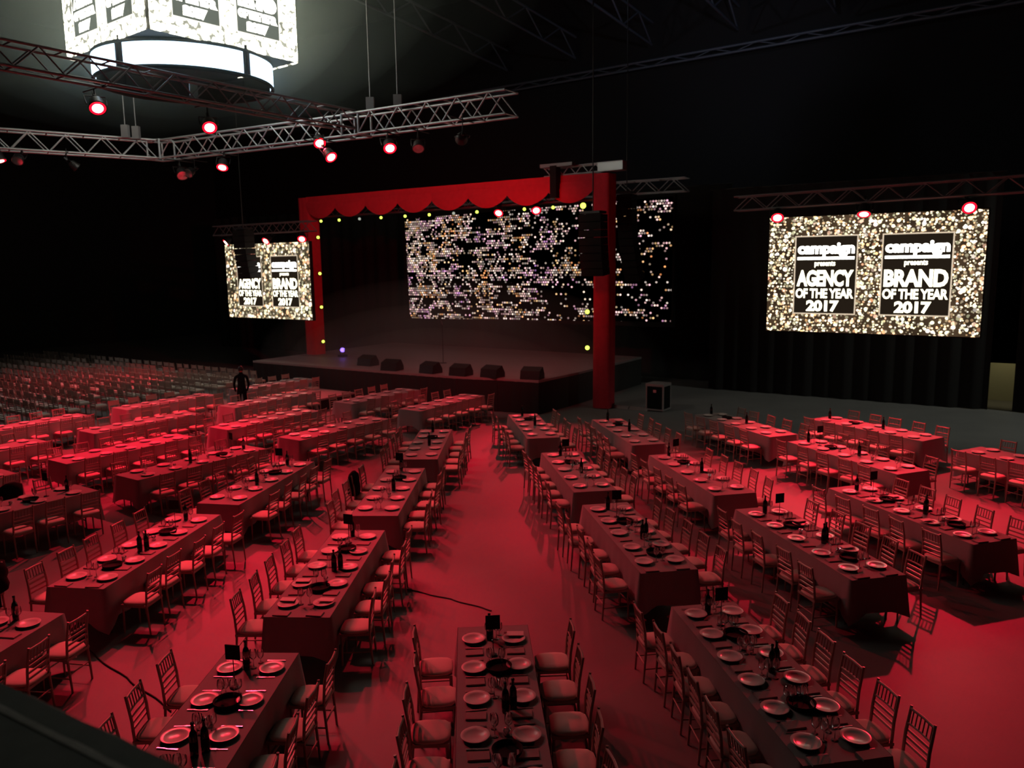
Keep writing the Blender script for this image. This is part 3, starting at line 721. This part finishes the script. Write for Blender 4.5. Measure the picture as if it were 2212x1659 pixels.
# chair: slat back, pale cushion
def chair_geo():
    g = {}
    rr = .017
    g['front_leg'] = [MB().tube([(s * .185, .185, 0), (s * .178, .178, .44)], [.013, .018], 6) for s in (-1, 1)]
    g['rear_leg'] = [MB().tube([(s * .178, -.215, 0), (s * .178, -.185, .44), (s * .175, -.20, .66), (s * .172, -.245, .93)], [.014, rr, rr, .014], 6) for s in (-1, 1)]
    f = MB(); f.box((0, 0, .43), (.40, .40, .035)); g['seat_frame'] = f
    c = MB(); prof = [(.0, .500), (.12, .499), (.175, .490), (.203, .475), (.208, .462), (.20, .450)]
    rows = []
    for r_, z in prof:
        ring = []
        for k in range(20):
            a = 2 * math.pi * k / 20; q = (abs(math.cos(a)) ** 4 + abs(math.sin(a)) ** 4) ** .25
            ring.append((r_ / q * math.cos(a), r_ / q * math.sin(a) + .004, z))
        rows.append(ring)
    c.grid(rows, closed=True); g['seat_cushion'] = c
    def yb(z): return -.185 - (.015 if z < .66 else .015 + (z - .66) * .166)
    def rail(z, r_): return MB().tube([(-.173, yb(z), z), (0, yb(z) - .012, z), (.173, yb(z), z)], r_, 6)
    g['top_rail'] = rail(.90, .015); g['middle_rail'] = rail(.755, .012)
    g['slat'] = [MB().box((0, yb(z) - .006, z), (.345, .014, .026)) for z in (.69, .62, .55)]
    sp = MB()
    for k in range(6):
        x = -.135 + k * .054; sp.tube([(x, yb(.755) - .008, .755), (x, yb(.9) - .008, .90)], .0075, 5)
    g['spindles'] = sp
    g['stretcher'] = [MB().tube([(-.18, .182, .24), (.18, .182, .24)], .010, 5), MB().tube([(-.178, -.2, .24), (.178, -.2, .24)], .010, 5)] + [MB().tube([(s * .18, .18, .18), (s * .178, -.205, .18)], .010, 5) for s in (-1, 1)]
    return g
CG = chair_geo()
def merge(*mbs):
    b = MB()
    for m in mbs:
        for k in (m if isinstance(m, list) else [m]):
            o = len(b.v); b.v += k.v; b.f += [[i + o for i in f] for f in k.f]; b.m += k.m; b.smooth += k.smooth
    return b
CH_GROUP = 'slat-back chairs round the long tables'
def chair_full():
    t = thing('banquet_chair', '', 'chair', (0, 0, -50), 0, CH_GROUP)
    for k in CG['front_leg'] + CG['rear_leg']: k.build('leg', M['wood'], t)
    CG['seat_frame'].build('seat_frame', M['wood'], t); CG['seat_cushion'].build('seat_cushion', M['cushion'], t)
    CG['top_rail'].build('top_rail', M['wood'], t); CG['middle_rail'].build('middle_rail', M['wood'], t)
    for k in CG['slat']: k.build('slat', M['wood'], t)
    CG['spindles'].build('spindles', M['wood'], t)['kind'] = 'stuff'
    for k in CG['stretcher']: k.build('stretcher', M['wood'], t)
    return t
frame_mb = merge(CG['front_leg'], CG['rear_leg'], CG['seat_frame'], CG['stretcher'])
back_mb = merge(CG['top_rail'], CG['middle_rail'], CG['slat'], CG['spindles'])
def chair_mid():
    t = thing('banquet_chair', '', 'chair', (0, 0, -50), 0, CH_GROUP)
    for k in CG['front_leg'] + CG['rear_leg']: k.build('leg', M['wood'], t)
    merge(CG['seat_frame']).build('seat_frame', M['wood'], t)
    CG['seat_cushion'].build('seat_cushion', M['cushion'], t)
    back_mb.build('backrest', M['wood'], t)['kind'] = 'stuff'
    return t
def chair_far():
    t = thing('banquet_chair', '', 'chair', (0, 0, -50), 0, CH_GROUP)
    frame_mb.build('frame', M['wood'], t)['kind'] = 'stuff'; CG['seat_cushion'].build('seat_cushion', M['cushion'], t); back_mb.build('backrest', M['wood'], t)['kind'] = 'stuff'
    return t

ORDN = ['nearest', 'second', 'third', 'fourth', 'fifth', 'sixth']
seats = []    # (distance, position, rz, label)
settings = [] # (table index, side, order, x, y)
rj = random.Random(11)
for ti, (key, name, c, ang, n, lvl) in enumerate(TABLES):
    slant = key[0] == 'K'
    sides = {-1: 'far side' if slant else 'left side', 1: 'balcony side' if slant else 'right side'}
    t = thing('banquet_table', 'long table on dark folding legs, the ' + name, 'table', c, -R(ang), 'long banquet tables')
    put(top_m, 'tabletop', t)
    for sx in (-1, 1):
        for sy in (-1, 1): put(leg_m, 'leg', t, (sx * .33, sy * 1.45, 0))
    for sy in (-1, 1): put(bar_m, 'leg_brace', t, (0, sy * 1.45, 0))
    tag(put(cloths[ti % 3], 'tablecloth', None, c, -R(ang)), 'grey cloth hanging down round the ' + name, 'tablecloth', 'grey tablecloths')
    ca, sa = math.cos(-R(ang)), math.sin(-R(ang))
    def loc(x, y, z=0.0): return Vector((c.x + x * ca - y * sa, c.y + x * sa + y * ca, z))
    pitch = .655 if n == 5 else .555
    for side in (-1, 1):
        for i in range(n):
            y = (i - (n - 1) / 2) * pitch
            settings.append((ti, side, i, y))
            jx, jy, jr = rj.uniform(-.03, .05), rj.uniform(-.03, .03), rj.gauss(0, .05)
            p = loc(side * (W / 2 + .25 + jx), y + jy)
            rz = -R(ang) + (math.pi / 2 if side > 0 else -math.pi / 2) + jr
            lab = 'slat-back chair with pale seat, ' + ORDN[i] + ('' if i == 0 else ' from near end') + (' to near end' if i == 0 else '') + ', ' + sides[side] + ' of ' + name
            x_, y_, w_ = frame_xy((p.x, p.y, .5))
            if -90 < x_ < 2300 and 300 < y_ < 1800: seats.append(((p - CAM).length, p, rz, lab))
seats.sort(key=lambda s: s[0])
cf, cm, cr_ = chair_full(), chair_mid(), chair_far()
used = set()
for k, (dist, p, rz, lab) in enumerate(seats[:296]):
    src = cf if dist < 13.2 else cm if dist < 20 else cr_
    if src.name not in used:
        used.add(src.name); src.location = p; src.rotation_euler = (0, 0, rz); src['label'] = lab
    else: copy_tree(src, p, rz, lab)

# chairs past the limit, and the block of chairs set in rows beyond the tables: one object
low = MB()
low_parts = merge([MB().tube([(s * .18, .18, 0), (s * .18, .18, .44)], .016, 4, cap=False) for s in (-1, 1)], [MB().tube([(s * .178, -.2, 0), (s * .178, -.19, .5), (s * .172, -.245, .93)], .017, 4, cap=False) for s in (-1, 1)],
    MB().box((0, 0, .43), (.4, .4, .04)), MB().box((0, .0, .475), (.4, .4, .045), 1), MB().box((0, -.225, .83), (.35, .02, .16)), [MB().box((0, -.205, z), (.35, .014, .028)) for z in (.69, .62, .55)])
def stamp(p, rz):
    ca, sa = math.cos(rz), math.sin(rz); o = len(low.v)
    low.v += [(p.x + x * ca - y * sa, p.y + x * sa + y * ca, p.z + z) for x, y, z in low_parts.v]
    low.f += [[i + o for i in f] for f in low_parts.f]; low.m += low_parts.m; low.smooth += low_parts.smooth
for (dist, p, rz, lab) in seats[296:]: stamp(p, rz)
rk = random.Random(5)
for i in range(14):
    for k in range(34):
        u, v = 9.0 + i * .98, -27.6 - k * .52
        p = UV(u + rk.uniform(-.05, .05), v + rk.uniform(-.03, .03))
        x_, y_, w_ = frame_xy((p.x, p.y, .6))
        if x_ > -60 and y_ < 1400 and rk.random() > .04: stamp(p, YAW + rk.gauss(0, .05))
tag(low.build('chair_rows', [M['wood'], M['cushion']]), 'dense rows of chairs filling the far left of the hall', 'chairs', None, 'stuff')

# ---------------------------------------------------------------- place settings and centrepieces
plate_m = MB().lathe([(0, .014), (.085, .014), (.095, .020), (.138, .034), (.142, .031), (.10, .012), (.09, 0), (.0, 0)], 24).mesh('plate', M['plate'])
def fold_mesh():
    b = MB()
    b.box((0, 0, .006), (.13, .21, .012)); b.box((0, .01, .016), (.122, .19, .008)); return b
napkin_m = MB().box((0, 0, .008), (.13, .21, .016), taper=.94).mesh('napkin', M['napkin'])
menu_m = MB().box((0, 0, .003), (.11, .20, .006)).mesh('menu_card', M['paper'])
tall_m = MB().lathe([(.034, 0), (.033, .003), (.005, .008), (.004, .095), (.012, .105), (.034, .125), (.041, .155), (.038, .19), (.033, .215)], 14).mesh('wine_glass', M['glass'])
short_m = MB().lathe([(.030, 0), (.029, .003), (.006, .008), (.005, .05), (.02, .06), (.036, .085), (.038, .12), (.034, .15)], 14).mesh('water_goblet', M['glass'])
def fork_mesh():
    b = MB(); b.box((0, -.045, .004), (.010, .11, .004)); b.box((0, .03, .004), (.022, .045, .004))
    for k in (-1, 0, 1): b.box((k * .0085, .075, .004), (.005, .05, .004))
    return b.mesh('fork', M['steel'])
knife_mb = MB(); knife_mb.box((0, -.055, .005), (.014, .09, .008)); knife_mb.box((0, .05, .005), (.020, .125, .003))
fork_m, knife_m = fork_mesh(), knife_mb.mesh('knife', M['steel'])
ZT_ = .770
plates_far = MB()
for (ti, side, i, y) in settings:
    key, name, c, ang, n, lvl = TABLES[ti]; slant = key[0] == 'K'
    sd = ('far side' if slant else 'left side') if side < 0 else ('balcony side' if slant else 'right side')
    ca, sa = math.cos(-R(ang)), math.sin(-R(ang))
    def loc(x, y, z=ZT_): return Vector((c.x + x * ca - y * sa, c.y + x * sa + y * ca, z))
    jx, jy = rj.uniform(-.02, .02), rj.uniform(-.025, .025)
    p = loc(side * (W / 2 - .19) + jx, y + jy)
    x_, y_, w_ = frame_xy(p)
    if not (-40 < x_ < 2260 and y_ < 1720): continue
    pos = ORDN[i] + (' to near end' if i == 0 else ' from near end') + ', ' + sd + ' of ' + name
    at = ORDN[i] + (' seat to near end' if i == 0 else ' seat from near end') + ', ' + sd + ' of ' + name
    if key[:3] in ('Kth', 'Kfo'):
        o = len(plates_far.v)
        pm = MB().lathe([(0, .014), (.09, .014), (.14, .034), (.09, 0)], 12, p)
        plates_far.v += pm.v; plates_far.f += [[q + o for q in f] for f in pm.f]; plates_far.m += pm.m; plates_far.smooth += pm.smooth
    else:
        tag(put(plate_m, 'plate', None, p), 'pale dinner plate, ' + pos, 'plate', 'dinner plates on the long tables')
    rz = -R(ang) + (math.pi / 2 if side > 0 else -math.pi / 2)   # local +y points to the table centre
    if lvl >= 2:
        q = loc(side * (W / 2 - .20) + rj.uniform(-.02, .02), y - pitch_ if False else y - (.30 if n == 5 else .27))
        if not (key == 'C4'):
            tag(put(napkin_m, 'napkin', None, q, rz + rj.gauss(0, .05)), 'dull folded napkin, ' + at, 'napkin', 'folded napkins')
    if (key == 'M' and side > 0 and i == 4) or (key == 'C3' and side > 0 and i == 0) or (key == 'C3' and side < 0 and i in (0, 1)) or (key == 'F3' and i in (1, 3)) or (key == 'B3' and side > 0 and i in (1, 3)):
        q = loc(side * (W / 2 - .17), y + .08, ZT_ + .036)
        tag(put(menu_m, 'menu_card', None, q, rz + rj.gauss(0, .1)), 'pale card on plate, ' + at, 'card', 'menu cards on plates')
    if lvl >= 3:
        for s_, me, nm in ((-1, fork_m, 'fork'), (1, knife_m, 'knife')):
            yy = y + s_ * .185 * (1 if side < 0 else -1) * -1
            o = put(me, nm, None, loc(side * (W / 2 - .19), yy), rz + rj.gauss(0, .04))
            tag(o, 'polished ' + nm + ' beside the plate, ' + at, nm, nm + 's by the plates')
        g2 = loc(side * (W / 2 - .36), y + .14); tag(put(short_m, 'water_goblet', None, g2), 'short stemmed goblet, ' + at, 'glass', 'short goblets')
    if lvl >= 1:
        g1 = loc(side * (W / 2 - .38) + rj.uniform(-.02, .02), y + .03 + rj.uniform(-.03, .03))
        tag(put(tall_m, 'wine_glass', None, g1), 'clear wine glass, ' + at, 'glass', 'wine glasses')
tag(plates_far.build('plate_rows', M['plate']), 'rows of small plates on the far slanted tables', 'plates', None, 'stuff')

bottle_m = MB().lathe([(0, 0), (.036, 0), (.038, .01), (.038, .19), (.03, .225), (.015, .25), (.0145, .30), (.017, .302), (.017, .32), (0, .32)], 14).mesh('bottle_body', M['bottle'])
blabel_m = MB().lathe([(.0386, .05), (.0386, .14)], 14).mesh('bottle_label', M['matteb'])
tray_m = MB().lathe([(0, .016), (.10, .012), (.125, .022), (.14, .05), (.146, .05), (.135, .012), (.12, 0), (0, 0)], 20).mesh('tray', M['matteb'])
scard_m = MB().box((0, 0, .40), (.165, .012, .165)).mesh('card', M['matteb'])
sstick_m = MB().tube([(0, 0, .01), (0, 0, .33)], .005, 6).mesh('stick', M['blackp'])
sbase_m = MB().lathe([(0, .014), (.045, .012), (.05, 0), (0, 0)], 14).mesh('base', M['blackp'])
votive_m = MB().lathe([(0, .004), (.026, .004), (.03, .06), (.034, .062), (.030, 0), (0, 0)], 12).mesh('votive_glass', M['glass'])
for ti, (key, name, c, ang, n, lvl) in enumerate(TABLES):
    if lvl == 0 and key not in ('A1', 'B1', 'C1', 'F1', 'G1'): continue
    ca, sa = math.cos(-R(ang)), math.sin(-R(ang))
    def loc(x, y, z=ZT_): return Vector((c.x + x * ca - y * sa, c.y + x * sa + y * ca, z))
    s = rj.uniform(-.12, .12)
    if lvl >= 1:
        t = thing('table_sign', 'square black table sign on a stick, ' + name, 'sign', loc(-.02, 1.0 + s), -R(ang) + rj.gauss(0, .15), 'black table signs')
        put(scard_m, 'card', t); put(sstick_m, 'stick', t); put(sbase_m, 'base', t)
    for k, (x, y) in enumerate(((.03, .68 + s), (.04, -.86 + s))):
        if k and lvl < 2: continue
        tag(put(tray_m, 'tray', None, loc(x, y)), 'round black tray ' + ('farther along ' if k == 0 else 'at the near half of ') + name, 'tray', 'round black trays')
    for k, (x, y) in enumerate(((-.05, 1.38 + s * .5), (.06, -.18 + s), (.14, -.12 + s))):
        if k == 2 and lvl < 2: continue
        t = thing('wine_bottle', 'dark wine bottle ' + ('at the far end of ', 'left one at the middle of ', 'right one at the middle of ')[k] + name, 'bottle', loc(x, y), 0, 'dark wine bottles')
        put(bottle_m, 'bottle_body', t); put(blabel_m, 'bottle_label', t)
    if lvl >= 1:
        for k, (x, y) in enumerate(((-.02, .34 + s), (.05, -.58 + s))):
            tag(put(votive_m, 'votive_glass', None, loc(x, y)), 'small clear votive glass ' + ('farther along ' if k == 0 else 'at the near half of ') + name, 'votive', 'votive glasses')

# jackets and bags left on chairs
def jacket(p, rz, label, s=1.0):
    b = MB(); rows = []
    for j in range(9):
        z = .97 - j * .06; wd = (.16 + .05 * min(1, j / 2)) * s * (1 + .06 * math.sin(j * 2.1)); dp = (.07 + .05 * min(1, j / 3)) * s
        if j == 0: wd *= .55; dp *= .5
        rows.append([(wd * math.cos(a * math.pi / 9) * (1 + .06 * math.sin(a * 3 + j)), dp * math.sin(a * math.pi / 9) * (1 + .1 * math.sin(a * 5 + j * 1.3)), z) for a in range(18)])
    b.grid(rows, closed=True); b.add(rows[0], [tuple(range(18))]); b.add(rows[-1], [tuple(reversed(range(18)))])
    tag(b.build('jacket', M['jacket'], None, p, rz), label, 'jacket', 'black jackets left on chairs')
def jacket_on(tkey, side, i, label, s=1.0):
    for (key, name, c, ang, n, lvl) in TABLES:
        if key == tkey:
            pitch = .655 if n == 5 else .555; x, y = side * (W / 2 + .25 + .23), (i - (n - 1) / 2) * pitch
            ca, sa = math.cos(-R(ang)), math.sin(-R(ang))
            jacket(Vector((c.x + x * ca - y * sa, c.y + x * sa + y * ca, 0)), -R(ang) + math.pi / 2, label, s)
jacket_on('C2', -1, 3, 'black jacket over a chair left of the third left-aisle table')
jacket_on('Kfr0', -1, 3, 'black jacket over a chair on the far side of a slanted table', 1.1)
jacket(Vector((-7.72, 11.25, 0)), R(80), 'black coat over the single chair left of the second outer-left table', 1.2)
copy_tree(cf, Vector((-7.9, 11.25, 0)), R(75), 'slat-back chair under a black coat, standing alone by the second outer-left table')

# ---------------------------------------------------------------- cables on the floor
def cable(pts, label):
    P = []
    for i in range(len(pts) - 1):
        a, b = Vector(pts[i]), Vector(pts[i + 1])
        for k in range(8):
            q = a.lerp(b, k / 8); q.x += .03 * math.sin(i * 3 + k * .9); q.z = .012; P.append(q)
    P.append(Vector((pts[-1][0], pts[-1][1], .012)))
    tag(MB().tube(P, .010, 6).build('floor_cable', M['blackp']), label, 'cable', 'black cables on the floor')
cable([(-1.75, 12.3, 0), (-1.0, 11.9, 0), (-.36, 11.45, 0)], 'thin black cable crossing the aisle floor beyond the mid-aisle table')
cable([(-6.2, 10.6, 0), (-5.0, 9.6, 0), (-4.1, 8.8, 0)], 'thin black cable on the floor left of the nearest left-aisle table')

# ---------------------------------------------------------------- person among the far tables
def person(p, rz):
    t = thing('person', 'person in black clothes standing among the far slanted tables', 'person', p, rz)
    J = [((0, 0, .95), .15), ((0, 0, 1.12), .13), ((0, .01, 1.32), .15), ((0, .01, 1.44), .10), ((0, .02, 1.52), .055), ((0, .03, 1.60), .07),
         ((.09, 0, .88), .10), ((.10, .01, .48), .065), ((.10, -.02, .09), .045), ((.10, .12, .04), .04),
         ((-.09, 0, .88), .10), ((-.11, .05, .48), .065), ((-.11, .03, .09), .045), ((-.11, .17, .04), .04),
         ((.19, .01, 1.40), .06), ((.24, .0, 1.12), .046), ((.20, .14, .92), .036), ((.17, .20, .86), .03),
         ((-.19, .01, 1.40), .06), ((-.25, .0, 1.12), .046), ((-.22, .12, .92), .036), ((-.20, .18, .86), .03)]
    E_ = [(0, 1), (1, 2), (2, 3), (3, 4), (4, 5), (0, 6), (6, 7), (7, 8), (8, 9), (0, 10), (10, 11), (11, 12), (12, 13), (3, 14), (14, 15), (15, 16), (16, 17), (3, 18), (18, 19), (19, 20), (20, 21)]
    me = bpy.data.meshes.new('body'); me.from_pydata([j[0] for j in J], E_, []); me.materials.append(M['jacket'])
    o = put(me, 'body', None); bpy.context.view_layer.objects.active = o
    sk = o.modifiers.new('skin', 'SKIN'); sk.use_smooth_shade = True
    for i, j in enumerate(J):
        me.skin_vertices[0].data[i].radius = (j[1], j[1] * (.75 if i < 4 else 1)); me.skin_vertices[0].data[i].use_root = (i == 0)
    o.modifiers.new('sub', 'SUBSURF').levels = 1; o.modifiers['sub'].render_levels = 1
    dg = bpy.context.evaluated_depsgraph_get(); m2 = bpy.data.meshes.new_from_object(o.evaluated_get(dg)); bpy.data.objects.remove(o)
    m2.name = 'body'; put(m2, 'body', t)
    h = MB(); rows = []
    for j in range(9):
        a = math.pi * j / 8; r_ = math.sin(a); rows.append([(.078 * r_ * math.cos(k * math.pi / 8), .03 + .098 * r_ * math.sin(k * math.pi / 8) + (.012 if 3 < k < 5 and j in (4, 5) else 0), 1.655 + .118 * math.cos(a)) for k in range(16)])
    h.grid(rows, closed=True)
    h.box((0, .135, 1.645), (.022, .03, .035)); h.box((.08, .03, 1.65), (.014, .03, .05)); h.box((-.08, .03, 1.65), (.014, .03, .05))
    h.build('head', M['skin'], t)
    hr = MB(); rows = []
    for j in range(6):
        a = math.pi * j / 8; r_ = math.sin(a) * 1.08; rows.append([(.08 * r_ * math.cos(k * math.pi / 8), .018 + .098 * r_ * math.sin(k * math.pi / 8), 1.66 + .126 * math.cos(a)) for k in range(16)])
    hr.grid(rows, closed=True); hr.build('hair', M['hair'], t)
    for s in (-1, 1):
        hd = MB(); x = .17 if s > 0 else -.20
        hd.box((x, .235, .845), (.05, .07, .03))
        hd.build('hand', M['skin'], t)
person((-9.55, 27.9, 0), R(20))

# ---------------------------------------------------------------- balcony ledge right below the camera
lg = thing('balcony_ledge', 'dark balcony ledge with a worn trim in the near corner', 'ledge')
P0, P1 = Vector((-1.02, 1.48, 4.4)), Vector((-.53, 1.19, 4.4)); dd = (P1 - P0).normalized(); nn = Vector((dd.y, -dd.x, 0))
if nn.y > 0: nn = -nn
a, b_ = P0 - dd * 1.6, P1 + dd * 1.2
def slab(off0, off1, z0, z1, name, m, wob=0):
    g = MB(); k = 40; rows = []
    for (o_, z) in ((off0, z0), (off0, z1 - min(.02, (off1 - off0) * .2)), (off0 + min(.02, (off1 - off0) * .2), z1), (off1, z1), (off1, z0)):
        rows.append([a.lerp(b_, i / k) + nn * (o_ + wob * math.sin(i * 2.3 + z * 9) * (1 if o_ == off0 else 0)) + Vector((0, 0, z - 4.4)) for i in range(k + 1)])
    g.grid(rows, sm=False); return g.build(name, m, lg)
slab(-.012, 1.9, 3.2, 4.4, 'ledge_block', M['ledge'], .003)
slab(.050, .066, 4.395, 4.4016, 'ledge_trim', M['ledge2'], .003)

# ---------------------------------------------------------------- stage haze: a cloud over the stage and one round the video cube
def haze(c, rad, rz, density, label):
    b = MB(); b.lathe([(max(0.001, math.sin(math.pi * k / 16)), -math.cos(math.pi * k / 16)) for k in range(17)], 24)
    o = b.build('haze', M['black'], None, c, rz); o.scale = rad
    hm = bpy.data.materials.new('thin_haze'); hm.use_nodes = True; nt = hm.node_tree; nt.nodes.clear()
    vs = N(nt, 'ShaderNodeVolumeScatter'); vs.inputs['Density'].default_value = density; vs.inputs['Anisotropy'].default_value = .2; vs.inputs['Color'].default_value = (.84, 1, .95, 1)
    oo = N(nt, 'ShaderNodeOutputMaterial'); nt.links.new(vs.outputs[0], oo.inputs['Volume'])
    o.data.materials.clear(); o.data.materials.append(hm); tag(o, label, 'haze', None, 'stuff')
haze(UV(26.0, -21.0, .6), (6.4, 3.2, 2.0), YAW, .045, 'denser haze lying low in the middle of the stage')
haze(UV(26.0, -21.2, .9), (8.2, 4.2, 2.7), YAW, .028, 'faint haze hanging low over the stage')
haze(UV(26.2, -21.2, 1.2), (10.0, 5.2, 3.5), YAW, .014, 'thinnest haze spreading past the stage edges')
haze((-7.8, 19.4, 12.6), (4.8, 4.8, 3.9), 0, .018, 'denser haze close round the hanging video cube')
haze((-7.8, 19.4, 13.6), (7.0, 7.0, 5.2), 0, .009, 'thin haze spreading wide round the video cube')
haze((-7.8, 19.4, 14.3), (10.0, 9.0, 6.0), 0, .004, 'thinnest outer haze reaching past the trusses round the cube')
